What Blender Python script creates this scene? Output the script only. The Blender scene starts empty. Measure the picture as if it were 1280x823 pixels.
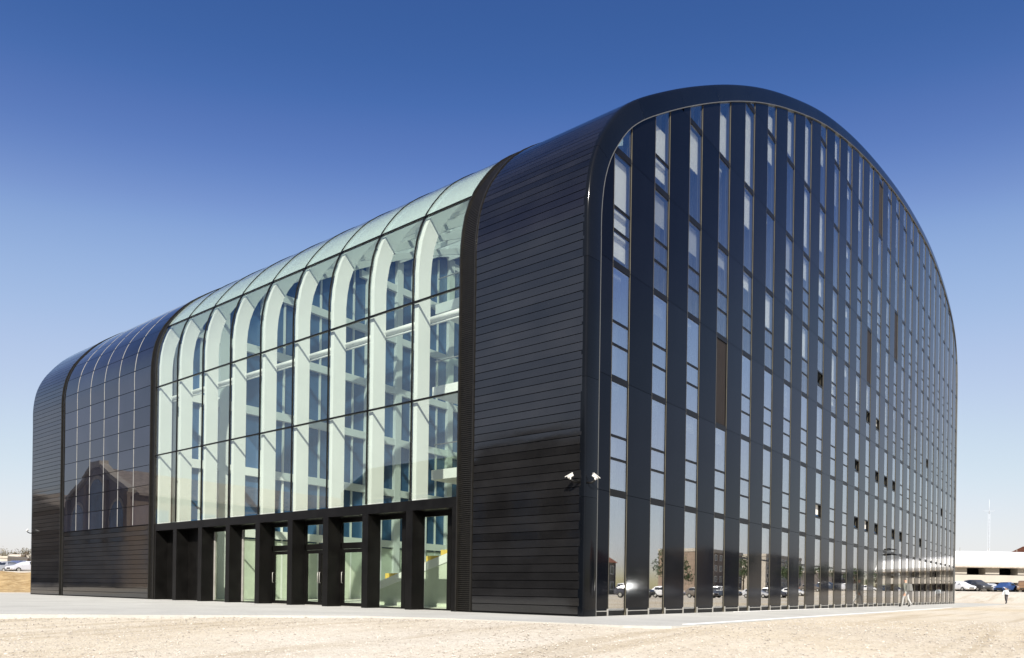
import bpy, bmesh, math, random
import numpy as np
from mathutils import Vector, Matrix
random.seed(7); rng = np.random.default_rng(7)
R = math.radians
sc = bpy.context.scene
COL = sc.collection

# ---------------------------------------------------------------- camera
CX, CY, CZ = -17.374, -10.891, 0.702
YAW, ROLL = R(51.497), R(0.842)
F = Vector((math.sin(YAW), math.cos(YAW), 0)); RT = Vector((math.cos(YAW), -math.sin(YAW), 0)); UP = Vector((0, 0, 1))
cam_d = bpy.data.cameras.new('camera'); cam = bpy.data.objects.new('camera', cam_d); COL.objects.link(cam)
c_, s_ = math.cos(ROLL), math.sin(ROLL)
R2 = RT * c_ + UP * s_; U2 = UP * c_ - RT * s_
M = Matrix.Identity(4)
for i in range(3):
    M[i][0] = R2[i]; M[i][1] = U2[i]; M[i][2] = -F[i]; M[i][3] = (CX, CY, CZ)[i]
cam.matrix_world = M
cam_d.sensor_width = 36; cam_d.lens = 921.5 / 1280 * 36
cam_d.shift_y = (737.5 - 411.5) / 1280
cam_d.clip_start = 0.1; cam_d.clip_end = 6000
sc.camera = cam

# ---------------------------------------------------------------- light
SUN_DIR = Vector((0.60, 0.45, -0.58)).normalized()
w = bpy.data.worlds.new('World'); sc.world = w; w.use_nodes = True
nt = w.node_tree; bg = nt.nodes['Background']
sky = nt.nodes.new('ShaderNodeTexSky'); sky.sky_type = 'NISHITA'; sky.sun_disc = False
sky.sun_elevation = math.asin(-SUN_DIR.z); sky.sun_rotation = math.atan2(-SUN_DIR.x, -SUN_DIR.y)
sky.altitude = 0; sky.air_density = 1.0; sky.dust_density = 1.0; sky.ozone_density = 3.0
def vmul(src, k):
    n = nt.nodes.new('ShaderNodeVectorMath'); n.operation = 'SCALE'; n.inputs['Scale'].default_value = k; nt.links.new(src, n.inputs[0]); return n.outputs[0]
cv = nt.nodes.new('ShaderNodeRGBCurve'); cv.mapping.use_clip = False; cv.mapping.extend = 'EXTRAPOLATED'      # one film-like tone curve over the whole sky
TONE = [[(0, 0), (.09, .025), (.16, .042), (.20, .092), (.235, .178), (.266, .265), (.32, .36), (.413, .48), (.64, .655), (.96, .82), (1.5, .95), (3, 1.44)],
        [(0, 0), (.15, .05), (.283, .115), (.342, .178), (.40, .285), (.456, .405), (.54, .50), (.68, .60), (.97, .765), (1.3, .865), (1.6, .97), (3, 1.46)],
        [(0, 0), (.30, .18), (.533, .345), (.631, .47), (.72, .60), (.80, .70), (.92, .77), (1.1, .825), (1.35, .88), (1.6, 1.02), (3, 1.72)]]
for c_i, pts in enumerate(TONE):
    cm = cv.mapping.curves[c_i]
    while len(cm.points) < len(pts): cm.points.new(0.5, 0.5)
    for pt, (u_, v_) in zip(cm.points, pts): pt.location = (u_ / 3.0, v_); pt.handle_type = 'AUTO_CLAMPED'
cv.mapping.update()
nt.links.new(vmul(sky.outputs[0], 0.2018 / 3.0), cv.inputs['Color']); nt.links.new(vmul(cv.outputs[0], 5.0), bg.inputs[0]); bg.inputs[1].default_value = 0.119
sd = bpy.data.lights.new('sun', 'SUN'); sd.energy = 5.0; sd.angle = R(0.53); sd.color = (1, 0.95, 0.87)
sun = bpy.data.objects.new('sun', sd); COL.objects.link(sun); sun.rotation_euler = SUN_DIR.to_track_quat('-Z', 'Y').to_euler()
sun.location = (-60, -45, 60)
sc.view_settings.view_transform = 'Standard'; sc.view_settings.look = 'None'; sc.view_settings.gamma = 1
sc.view_settings.use_curve_mapping = False; sc.view_settings.exposure = 0.75
sc.render.engine = 'CYCLES'
sc.cycles.max_bounces = 12; sc.cycles.transparent_max_bounces = 24; sc.cycles.glossy_bounces = 5; sc.cycles.diffuse_bounces = 4

# ---------------------------------------------------------------- materials
def mat(name): 
    m = bpy.data.materials.new(name); m.use_nodes = True
    return m, m.node_tree.nodes, m.node_tree.links
def P(name, col, rough=0.5, spec=0.5, metal=0.0, var=0.0, vscale=3.0, bump=0.0, bscale=20.0, rvar=0.0, stretch=(1, 1, 1), col2=None, orand=0.0):
    m, N, L = mat(name); b = N['Principled BSDF']
    b.inputs['Base Color'].default_value = (*col, 1); b.inputs['Roughness'].default_value = rough
    b.inputs['Specular IOR Level'].default_value = spec; b.inputs['Metallic'].default_value = metal
    tc = N.new('ShaderNodeTexCoord'); mp = N.new('ShaderNodeMapping'); mp.inputs['Scale'].default_value = stretch
    L.new(tc.outputs['Object'], mp.inputs[0])
    if var or col2 or rvar:
        n = N.new('ShaderNodeTexNoise'); n.inputs['Scale'].default_value = vscale; n.inputs['Detail'].default_value = 6
        L.new(mp.outputs[0], n.inputs['Vector'])
        r = N.new('ShaderNodeValToRGB'); r.color_ramp.elements[0].position = 0.3; r.color_ramp.elements[1].position = 0.7
        c2 = col2 or tuple(c * (1 + var) for c in col)
        r.color_ramp.elements[0].color = (*(tuple(c * (1 - var) for c in col)), 1); r.color_ramp.elements[1].color = (*c2, 1)
        L.new(n.outputs[0], r.inputs[0]); L.new(r.outputs[0], b.inputs['Base Color'])
        if rvar:
            mr = N.new('ShaderNodeMapRange'); mr.inputs['To Min'].default_value = max(0.0, rough - rvar); mr.inputs['To Max'].default_value = rough + rvar
            L.new(n.outputs[0], mr.inputs[0]); L.new(mr.outputs[0], b.inputs['Roughness'])
    if orand:                                   # every piece a little lighter or darker, glossier or duller than its neighbour
        oi = N.new('ShaderNodeObjectInfo'); mr2 = N.new('ShaderNodeMapRange'); mr2.inputs['To Min'].default_value = 1 - orand; mr2.inputs['To Max'].default_value = 1 + orand
        L.new(oi.outputs['Random'], mr2.inputs[0])
        for sock in ('Base Color', 'Roughness'):
            if not b.inputs[sock].is_linked: continue
            src = b.inputs[sock].links[0].from_socket
            if sock == 'Base Color':
                vm = N.new('ShaderNodeVectorMath'); vm.operation = 'SCALE'; L.new(src, vm.inputs[0]); L.new(mr2.outputs[0], vm.inputs['Scale']); L.new(vm.outputs[0], b.inputs[sock])
            else:
                vm = N.new('ShaderNodeMath'); vm.operation = 'MULTIPLY'; L.new(src, vm.inputs[0]); L.new(mr2.outputs[0], vm.inputs[1]); L.new(vm.outputs[0], b.inputs[sock])
    if bump:
        n2 = N.new('ShaderNodeTexNoise'); n2.inputs['Scale'].default_value = bscale; n2.inputs['Detail'].default_value = 4
        L.new(mp.outputs[0], n2.inputs['Vector'])
        bp = N.new('ShaderNodeBump'); bp.inputs['Strength'].default_value = 1.0; bp.inputs['Distance'].default_value = bump
        L.new(n2.outputs[0], bp.inputs['Height']); L.new(bp.outputs[0], b.inputs['Normal'])
    return m
def glass(name, tint, f0, frit=0.0, fritcol=(0.75, 0.85, 0.8), rough=0.0, wob=0.0):
    m, N, L = mat(name); N.remove(N['Principled BSDF']); out = N['Material Output']
    tr = N.new('ShaderNodeBsdfTransparent'); tr.inputs[0].default_value = (*tint, 1)
    gl = N.new('ShaderNodeBsdfGlossy'); gl.inputs['Roughness'].default_value = rough
    if wob:
        tc = N.new('ShaderNodeTexCoord'); n2 = N.new('ShaderNodeTexNoise'); n2.inputs['Scale'].default_value = 0.6; n2.inputs['Detail'].default_value = 1
        L.new(tc.outputs['Object'], n2.inputs['Vector'])
        bp = N.new('ShaderNodeBump'); bp.inputs['Distance'].default_value = wob; L.new(n2.outputs[0], bp.inputs['Height']); L.new(bp.outputs[0], gl.inputs['Normal'])
    lw = N.new('ShaderNodeLayerWeight'); lw.inputs['Blend'].default_value = 0.5
    pw = N.new('ShaderNodeMath'); pw.operation = 'POWER'; pw.inputs[1].default_value = 5
    L.new(lw.outputs['Facing'], pw.inputs[0])
    ma = N.new('ShaderNodeMath'); ma.operation = 'MULTIPLY_ADD'; ma.inputs[1].default_value = 1 - f0; ma.inputs[2].default_value = f0
    L.new(pw.outputs[0], ma.inputs[0])
    base = tr
    if frit:
        df = N.new('ShaderNodeBsdfDiffuse'); df.inputs[0].default_value = (*fritcol, 1)
        tl = N.new('ShaderNodeBsdfTranslucent'); tl.inputs[0].default_value = (*fritcol, 1)
        ad = N.new('ShaderNodeMixShader'); ad.inputs[0].default_value = 0.5
        L.new(df.outputs[0], ad.inputs[1]); L.new(tl.outputs[0], ad.inputs[2])
        mx0 = N.new('ShaderNodeMixShader'); mx0.inputs[0].default_value = frit
        L.new(tr.outputs[0], mx0.inputs[1]); L.new(ad.outputs[0], mx0.inputs[2]); base = mx0
    mx = N.new('ShaderNodeMixShader'); L.new(ma.outputs[0], mx.inputs[0]); L.new(base.outputs[0], mx.inputs[1]); L.new(gl.outputs[0], mx.inputs[2])
    L.new(mx.outputs[0], out.inputs[0])
    return m
def brickmat(name, c1, c2, mortar, scale=4.0, rough=0.9):
    m, N, L = mat(name); b = N['Principled BSDF']; b.inputs['Roughness'].default_value = rough
    tc = N.new('ShaderNodeTexCoord'); br = N.new('ShaderNodeTexBrick'); br.inputs['Scale'].default_value = scale
    br.inputs['Color1'].default_value = (*c1, 1); br.inputs['Color2'].default_value = (*c2, 1); br.inputs['Mortar'].default_value = (*mortar, 1)
    mp = N.new('ShaderNodeMapping'); mp.inputs['Rotation'].default_value = (R(90), 0, R(90))
    L.new(tc.outputs['Object'], mp.inputs[0]); L.new(mp.outputs[0], br.inputs[0])
    n = N.new('ShaderNodeTexNoise'); n.inputs['Scale'].default_value = 0.35; n.inputs['Detail'].default_value = 6; L.new(tc.outputs['Object'], n.inputs['Vector'])
    mm = N.new('ShaderNodeMix'); mm.data_type = 'RGBA'; mm.blend_type = 'MULTIPLY'; mm.inputs['Factor'].default_value = 0.6
    L.new(br.outputs[0], mm.inputs[6]); L.new(n.outputs[0], mm.inputs[7]); L.new(mm.outputs[2], b.inputs['Base Color'])
    return m

MT = {}
MT['clad'] = P('black_cladding', (0.009, 0.0088, 0.009), 0.075, 0.75, orand=0.3, var=0.25, vscale=1.5, bump=0.0013, bscale=1.3, rvar=0.03, stretch=(1, 0.6, 1))
MT['face'] = P('blue_black_panel', (0.0035, 0.0042, 0.0065), 0.07, 0.11, orand=0.35, var=0.15, vscale=0.8, bump=0.0015, bscale=0.8, rvar=0.05)
MT['face'].node_tree.nodes['Principled BSDF'].inputs['Specular Tint'].default_value = (0.62, 0.80, 1.0, 1)
MT['fascia'] = P('fascia_coat', (0.004, 0.005, 0.007), 0.09, 0.16, orand=0.2, var=0.15, vscale=0.6, bump=0.003, bscale=0.7, rvar=0.04)
MT['black'] = P('black_steel', (0.005, 0.0047, 0.0043), 0.4, 0.18, var=0.3, vscale=2.0, rvar=0.1)
MT['dark'] = P('dark_backing', (0.008, 0.008, 0.009), 0.7, 0.2)
MT['slat'] = P('louvre_bronze', (0.010, 0.009, 0.007), 0.5, 0.35, var=0.3, vscale=6.0)
MT['trim'] = P('champagne_trim', (0.11, 0.098, 0.070), 0.5, 0.4, metal=0.0, var=0.1, vscale=2.0)
MT['silver'] = P('silver_strip', (0.34, 0.33, 0.30), 0.45, 0.4, metal=0.2, var=0.15, vscale=3.0)
MT['pv'] = P('solar_glass', (0.010, 0.011, 0.017), 0.012, 1.0, orand=0.4, var=0.25, vscale=0.7, bump=0.0010, bscale=0.5, rvar=0.015)
MT['white'] = P('white_paint', (0.68, 0.69, 0.68), 0.5, 0.4, var=0.03, vscale=1.0)
MT['ceil'] = P('white_ceiling', (0.74, 0.74, 0.70), 0.8, 0.2, var=0.05, vscale=0.8)
MT['wallin'] = P('inner_wall', (0.55, 0.55, 0.52), 0.8, 0.2, var=0.08, vscale=0.6)
MT['floorin'] = P('inner_floor', (0.58, 0.57, 0.52), 0.4, 0.4, var=0.1, vscale=0.8)
MT['darkglass'] = P('sky_blue_inner_glass', (0.042, 0.100, 0.200), 0.08, 0.5, var=0.3, vscale=0.5)  # blue of the reflected sky is put into the base colour
MT['brown'] = P('brown_louvre', (0.016, 0.0115, 0.009), 0.5, 0.4, var=0.2, vscale=4.0, stretch=(6, 6, 0.5))
MT['glass'] = glass('clear_curtain_glass', (0.960, 0.990, 0.955), 0.11, wob=0.0016)
MT['roofglass'] = glass('fritted_roof_glass', (0.88, 0.97, 0.93), 0.06, frit=0.34, wob=0.002)
MT['winglass'] = glass('coated_window_glass', (0.92, 0.95, 0.93), 0.62, wob=0.0004)
MT['brightwin'] = glass('brightened_window_glass', (0.96, 0.98, 0.97), 0.26, wob=0.0004)  # less reflective copy of the window glass, makes upper storeys look brighter
MT['lowglass'] = glass('entrance_glass', (0.94, 0.975, 0.92), 0.045, wob=0.0006)
MT['yellow'] = P('yellow_cushion', (0.70, 0.50, 0.12), 0.8, 0.2, var=0.15)
MT['greenwall'] = P('pale_green_stair', (0.50, 0.54, 0.46), 0.6, 0.3, var=0.06)
MT['blind'] = P('white_blind', (0.72, 0.71, 0.67), 0.9, 0.1, var=0.04); MT['blind2'] = P('grey_blind', (0.36, 0.36, 0.35), 0.9, 0.1, var=0.04)
MT['strip'] = P('matt_grey_strip', (0.26, 0.255, 0.24), 0.75, 0.2, var=0.12, vscale=3.0)
MT['bark'] = P('bark', (0.10, 0.075, 0.055), 0.9, 0.2, var=0.3, vscale=8)
MT['rubber'] = P('rubber', (0.015, 0.015, 0.015), 0.8, 0.3)
MT['carglass'] = P('car_glass', (0.015, 0.018, 0.022), 0.06, 0.7)
MT['lamp'] = P('lamp_lens', (0.7, 0.7, 0.68), 0.15, 0.6)
MT['redlamp'] = P('red_lens', (0.4, 0.02, 0.02), 0.2, 0.6)
MT['skin'] = P('skin', (0.45, 0.28, 0.20), 0.6, 0.3)
MT['hair'] = P('hair', (0.04, 0.03, 0.025), 0.6, 0.3)
MT['concrete'] = P('pale_concrete', (0.46, 0.44, 0.41), 0.85, 0.2, var=0.14, vscale=0.35, bump=0.004, bscale=30)
MT['tan'] = P('tan_concrete', (0.36, 0.33, 0.285), 0.85, 0.2, var=0.1, vscale=0.4)
MT['whiteroof'] = P('white_roofing', (0.80, 0.80, 0.78), 0.6, 0.3, var=0.04, vscale=0.3)
MT['brickwarm'] = brickmat('warm_brown_brick', (0.27, 0.18, 0.135), (0.23, 0.155, 0.12), (0.26, 0.22, 0.2), 1.2)
MT['brickred'] = brickmat('brown_brick', (0.150, 0.115, 0.095), (0.125, 0.10, 0.085), (0.16, 0.14, 0.13), 1.2)
MT['bricktan'] = brickmat('tan_brick', (0.34, 0.25, 0.18), (0.30, 0.22, 0.16), (0.3, 0.27, 0.24), 1.2)
MT['slate'] = P('weathered_slate', (0.30, 0.25, 0.20), 0.8, 0.3, var=0.3, vscale=1.5, bump=0.01, bscale=6)
MT['redtile'] = P('red_tile', (0.30, 0.12, 0.07), 0.85, 0.2, var=0.25, vscale=3)
MT['render'] = P('white_render', (0.72, 0.71, 0.67), 0.9, 0.2, var=0.06, vscale=0.8)
MT['mast'] = P('mast_paint', (0.50, 0.53, 0.56), 0.6, 0.3)
MT['stone'] = P('pale_stone', (0.40, 0.36, 0.30), 0.9, 0.2, var=0.12, vscale=1.0)

# ---------------------------------------------------------------- mesh helpers
class MB:
    def __init__(s): s.v = []; s.f = []; s.m = []; s.sm = []
    def quadbox(s, p, mi=0):     # p: 8 points, bottom loop then top loop
        o = len(s.v); s.v += [tuple(q) for q in p]
        for f in ((0, 3, 2, 1), (4, 5, 6, 7), (0, 1, 5, 4), (1, 2, 6, 5), (2, 3, 7, 6), (3, 0, 4, 7)):
            s.f.append(tuple(o + i for i in f)); s.m.append(mi); s.sm.append(False)
    def box(s, x0, x1, y0, y1, z0, z1, mi=0):
        s.quadbox([(x0, y0, z0), (x1, y0, z0), (x1, y1, z0), (x0, y1, z0), (x0, y0, z1), (x1, y0, z1), (x1, y1, z1), (x0, y1, z1)], mi)
    def face(s, pts, mi=0):
        o = len(s.v); s.v += [tuple(q) for q in pts]; s.f.append(tuple(range(o, o + len(pts)))); s.m.append(mi); s.sm.append(False)
    def prism(s, poly, fn, a, b, mi=0):       # poly 2-D (ccw), fn(u,v,w)->xyz, extruded w from a to b
        n = len(poly); o = len(s.v)
        s.v += [fn(u, v, a) for u, v in poly] + [fn(u, v, b) for u, v in poly]
        s.f.append(tuple(o + i for i in reversed(range(n)))); s.f.append(tuple(o + n + i for i in range(n)))
        for i in range(n): s.f.append((o + i, o + (i + 1) % n, o + n + (i + 1) % n, o + n + i))
        s.m += [mi] * (n + 2); s.sm += [False] * (n + 2)
    def tube(s, pts, r, n=8, mi=0):
        pts = [Vector(p) for p in pts]; o = len(s.v); K = len(pts)
        rr = r if isinstance(r, (list, tuple)) else [r] * K
        for k, p in enumerate(pts):
            t = (pts[min(k + 1, K - 1)] - pts[max(k - 1, 0)]).normalized()
            a = t.orthogonal().normalized() if k == 0 else (a - t * a.dot(t)).normalized()
            b = t.cross(a)
            for i in range(n):
                q = p + (a * math.cos(2 * math.pi * i / n) + b * math.sin(2 * math.pi * i / n)) * rr[k]; s.v.append(tuple(q))
        for k in range(K - 1):
            for i in range(n):
                s.f.append((o + k * n + i, o + k * n + (i + 1) % n, o + (k + 1) * n + (i + 1) % n, o + (k + 1) * n + i)); s.m.append(mi); s.sm.append(True)
        s.f.append(tuple(o + i for i in reversed(range(n)))); s.f.append(tuple(o + (K - 1) * n + i for i in range(n))); s.m += [mi] * 2; s.sm += [False] * 2
    def mesh(s, name, mats):
        me = bpy.data.meshes.new(name); me.from_pydata(s.v, [], s.f)
        for m in mats: me.materials.append(m)
        me.polygons.foreach_set('material_index', s.m); me.polygons.foreach_set('use_smooth', s.sm)
        me.update(); return me
    def build(s, name, mats, parent=None, fix=False, loc=None):
        if not isinstance(mats, (list, tuple)): mats = [mats]
        me = s.mesh(name, mats)
        if fix:
            bm = bmesh.new(); bm.from_mesh(me); bmesh.ops.recalc_face_normals(bm, faces=bm.faces); bm.to_mesh(me); bm.free()
        return link(name, me, parent, loc)
def link(name, me, parent=None, loc=None):
    o = bpy.data.objects.new(name, me); COL.objects.link(o)
    if parent is not None: o.parent = parent
    if loc is not None: o.location = loc
    return o
def empty(name, loc=(0, 0, 0), rz=0):
    o = bpy.data.objects.new(name, None); COL.objects.link(o); o.location = loc; o.rotation_euler = (0, 0, rz); o.empty_display_size = 0.3
    return o
def tag(o, label, cat, group=None):
    o['label'] = label; o['category'] = cat
    if group: o['group'] = group
    return o
def kind(o, k): o['kind'] = k; return o
def copy_tree(o, parent=None):
    c = o.copy(); COL.objects.link(c); c.parent = parent
    for ch in list(o.children): copy_tree(ch, c)
    return c
def sst(a, b, x):
    t = min(1, max(0, (x - a) / (b - a))); return t * t * (3 - 2 * t)
def at(depth, px, z=0.0):       # a point by distance ahead of the stand point and bearing
    p = Vector((CX, CY, 0)) + F * depth + RT * (depth * (px - 640) / 921.5); p.z = z; return p

# ---------------------------------------------------------------- ground
def gz(x, y):
    d = (x - CX) * F.x + (y - CY) * F.y; r = (x - CX) * RT.x + (y - CY) * RT.y
    k = sst(-3.5, 0.5, r); zk = -0.045 + 0.033 * k; dk = 17.0 - 1.8 * k
    t = min(1, max(0, d / dk)); z = -0.9 + (zk + 0.9) * t
    q = sst(-40, 40, r); a = 69 + 13 * q; b = 80 + 24 * q; h = 2.0 - 0.55 * q
    z += h * sst(a, b, d)
    return z
xs = np.unique(np.concatenate([np.linspace(-2500, -130, 14), np.linspace(-130, 160, 117), np.linspace(160, 2500, 14)]))
ys = np.unique(np.concatenate([np.linspace(-2500, -130, 14), np.linspace(-130, 160, 117), np.linspace(160, 2500, 14)]))
gv = [(float(x), float(y), gz(x, y)) for y in ys for x in xs]
nx = len(xs); gf = [(j * nx + i, j * nx + i + 1, (j + 1) * nx + i + 1, (j + 1) * nx + i) for j in range(len(ys) - 1) for i in range(nx - 1)]
me = bpy.data.meshes.new('ground'); me.from_pydata(gv, [], gf); me.polygons.foreach_set('use_smooth', [True] * len(gf))
m, N, L = mat('gravel_ground'); b = N['Principled BSDF']; b.inputs['Roughness'].default_value = 0.95; b.inputs['Specular IOR Level'].default_value = 0.15
tc = N.new('ShaderNodeTexCoord')
def noise(scale, detail=6, rough=0.6):
    n = N.new('ShaderNodeTexNoise'); n.inputs['Scale'].default_value = scale; n.inputs['Detail'].default_value = detail; n.inputs['Roughness'].default_value = rough
    L.new(tc.outputs['Object'], n.inputs['Vector']); return n
def ramp(src, stops):
    r = N.new('ShaderNodeValToRGB')
    while len(r.color_ramp.elements) < len(stops): r.color_ramp.elements.new(0.5)
    for e, (p, c) in zip(r.color_ramp.elements, stops): e.position = p; e.color = (*c, 1)
    L.new(src, r.inputs[0]); return r
def mulc(a, b_, fac=1.0):
    mm = N.new('ShaderNodeMix'); mm.data_type = 'RGBA'; mm.blend_type = 'MULTIPLY'; mm.inputs['Factor'].default_value = fac
    L.new(a, mm.inputs[6]); L.new(b_, mm.inputs[7]); return mm.outputs[2]
n1 = noise(0.25, 8); r1 = ramp(n1.outputs[0], [(0.3, (0.53, 0.49, 0.42)), (0.5, (0.575, 0.54, 0.47)), (0.72, (0.61, 0.575, 0.51))])
n2 = noise(3.0, 6, 0.7); r2 = ramp(n2.outputs[0], [(0.3, (0.88, 0.865, 0.84)), (0.6, (1, 1, 1))])
v1 = N.new('ShaderNodeTexVoronoi'); v1.inputs['Scale'].default_value = 26; L.new(tc.outputs['Object'], v1.inputs['Vector'])
r3 = ramp(v1.outputs['Color'], [(0.0, (0.52, 0.49, 0.45)), (0.3, (0.92, 0.90, 0.88)), (0.7, (1.0, 1.0, 1.0)), (1.0, (1.0, 0.98, 0.95))])
n4 = noise(0.045, 5); r4 = ramp(n4.outputs[0], [(0.42, (1, 1, 1)), (0.65, (0.97, 0.91, 0.80))])
mpt = N.new('ShaderNodeMapping'); mpt.inputs['Rotation'].default_value = (0, 0, R(32)); mpt.inputs['Scale'].default_value = (0.06, 1.3, 1); L.new(tc.outputs['Object'], mpt.inputs[0])
n5 = N.new('ShaderNodeTexNoise'); n5.inputs['Scale'].default_value = 1.0; n5.inputs['Detail'].default_value = 5; L.new(mpt.outputs[0], n5.inputs['Vector'])
n6 = noise(1.6, 7, 0.75); r6 = ramp(n6.outputs[0], [(0.30, (0.62, 0.58, 0.52)), (0.37, (1, 1, 1))])
r5 = ramp(n5.outputs[0], [(0.36, (0.84, 0.81, 0.76)), (0.46, (1, 1, 1)), (0.60, (1, 1, 1)), (0.68, (0.90, 0.88, 0.85))])
cc = mulc(mulc(mulc(mulc(r1.outputs[0], r2.outputs[0]), r3.outputs[0], 0.75), r4.outputs[0]), mulc(r5.outputs[0], r6.outputs[0])); L.new(cc, b.inputs['Base Color'])
bp = N.new('ShaderNodeBump'); bp.inputs['Distance'].default_value = 0.010; L.new(v1.outputs['Distance'], bp.inputs['Height']); bp.invert = True
bp2 = N.new('ShaderNodeBump'); bp2.inputs['Distance'].default_value = 0.035; L.new(n2.outputs[0], bp2.inputs['Height']); L.new(bp.outputs[0], bp2.inputs['Normal']); L.new(bp2.outputs[0], b.inputs['Normal'])
me.materials.append(m); kind(link('ground', me), 'structure')

# pavement slab around the building
pv = [(-5.4, 3.5), (-4.55, 1.3), (-4.15, -1.6), (-4.0, -3.2), (-3.4, -4.0), (-2.4, -4.15), (20, -4.05), (34, -4.0), (72, -4.0), (72, 44), (-45, 44), (-45, 31.7), (-11.7, 8.0)]
mb = MB(); mb.prism(pv, lambda u, v, w: (u, v, w), -0.35, 0.0)
m, N, L = mat('pavement_concrete'); b = N['Principled BSDF']; b.inputs['Roughness'].default_value = 0.85; b.inputs['Specular IOR Level'].default_value = 0.25
tc = N.new('ShaderNodeTexCoord')
n1 = noise(0.4, 8); r1 = ramp(n1.outputs[0], [(0.3, (0.37, 0.365, 0.335)), (0.6, (0.455, 0.45, 0.415)), (0.75, (0.48, 0.465, 0.42))])
n2 = noise(12, 5, 0.7); r2 = ramp(n2.outputs[0], [(0.3, (0.86, 0.86, 0.86)), (0.65, (1, 1, 1))])
cc = mulc(r1.outputs[0], r2.outputs[0]); L.new(cc, b.inputs['Base Color'])
bp = N.new('ShaderNodeBump'); bp.inputs['Distance'].default_value = 0.004; L.new(n2.outputs[0], bp.inputs['Height']); L.new(bp.outputs[0], b.inputs['Normal'])
kind(mb.build('pavement', m), 'structure')
mb = MB(); mb.box(-2.6, 34, -4.02, -3.86, 0.004, 0.02); mb.box(9.0, 21, -0.45, -0.36, 0.004, 0.02)
kind(mb.build('kerb_line', P('white_kerb', (0.72, 0.71, 0.68), 0.8, 0.3, var=0.08, vscale=2)), 'structure')

# loose stones on the gravel
def stones(n, dmin, dmax, smin, smax, seed):
    g = np.random.default_rng(seed); V = []; Fc = []; k = 0
    base = np.array([(1, 0, 0), (-1, 0, 0), (0, 1, 0), (0, -1, 0), (0, 0, 1), (0, 0, -.6)], float)
    tri = [(0, 2, 4), (2, 1, 4), (1, 3, 4), (3, 0, 4), (2, 0, 5), (1, 2, 5), (3, 1, 5), (0, 3, 5)]
    while k < n:
        d = dmin + (dmax - dmin) * g.random() ** 1.3; px = g.uniform(-40, 1320)
        p = at(d, px)
        if p.y > -0.7 * p.x - 0.2 and p.x < -4.6 and p.y > 3.0: continue
        if p.x > -4.6 and p.y > -4.3: continue
        s = smin + (smax - smin) * g.random() ** 3; sc3 = s * g.uniform(0.6, 1.2, 3); sc3[2] *= 0.7
        q = base * sc3 * g.uniform(0.75, 1.2, (6, 1)); a = g.uniform(0, 6.28); ca, sa = math.cos(a), math.sin(a)
        z = gz(p.x, p.y) + s * 0.12
        o = len(V)
        for x, y, zz in q: V.append((p.x + x * ca - y * sa, p.y + x * sa + y * ca, z + zz))
        Fc += [(o + a_, o + b_, o + c2) for a_, b_, c2 in tri]; k += 1
    me = bpy.data.meshes.new('gravel_stones'); me.from_pydata(V, [], Fc); return me
me = stones(30000, 8.5, 21, 0.005, 0.030, 3)
m, N, L = mat('stone_chips'); b = N['Principled BSDF']; b.inputs['Roughness'].default_value = 0.9
tc = N.new('ShaderNodeTexCoord'); v1 = N.new('ShaderNodeTexVoronoi'); v1.inputs['Scale'].default_value = 14; L.new(tc.outputs['Object'], v1.inputs['Vector'])
r1 = ramp(v1.outputs['Color'], [(0.0, (0.20, 0.175, 0.145)), (0.3, (0.34, 0.305, 0.26)), (0.65, (0.47, 0.435, 0.375)), (1.0, (0.54, 0.505, 0.445))]); L.new(r1.outputs[0], b.inputs['Base Color'])
me.materials.append(m); o = link('gravel_stones', me); kind(o, 'stuff'); o['label'] = 'loose pale gravel stones strewn over the foreground'

# earth bank at the far end of the building
mb = MB(); nb = 40; mm_ = 14
for j in range(mm_ + 1):
    for i in range(nb + 1):
        a = i / nb; t = j / mm_; d = 55 + 19 * t; px = -260 + 420 * a
        p = at(d, px); hh = 1.8 * sst(0, 0.9, t) + 0.12 * math.sin(i * 1.3) * math.sin(t * 3.1) + random.uniform(-0.06, 0.06)
        mb.v.append((p.x, p.y, -0.09 + hh if t < 1 else gz(p.x, p.y) - 0.3))
for j in range(mm_):
    for i in range(nb): mb.f.append((j * (nb + 1) + i, j * (nb + 1) + i + 1, (j + 1) * (nb + 1) + i + 1, (j + 1) * (nb + 1) + i)); mb.m.append(0); mb.sm.append(True)
kind(mb.build('earth_bank', P('ochre_earth', (0.38, 0.25, 0.11), 0.95, 0.1, var=0.35, vscale=1.2, bump=0.15, bscale=2.5, col2=(0.46, 0.34, 0.18))), 'structure')

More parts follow.
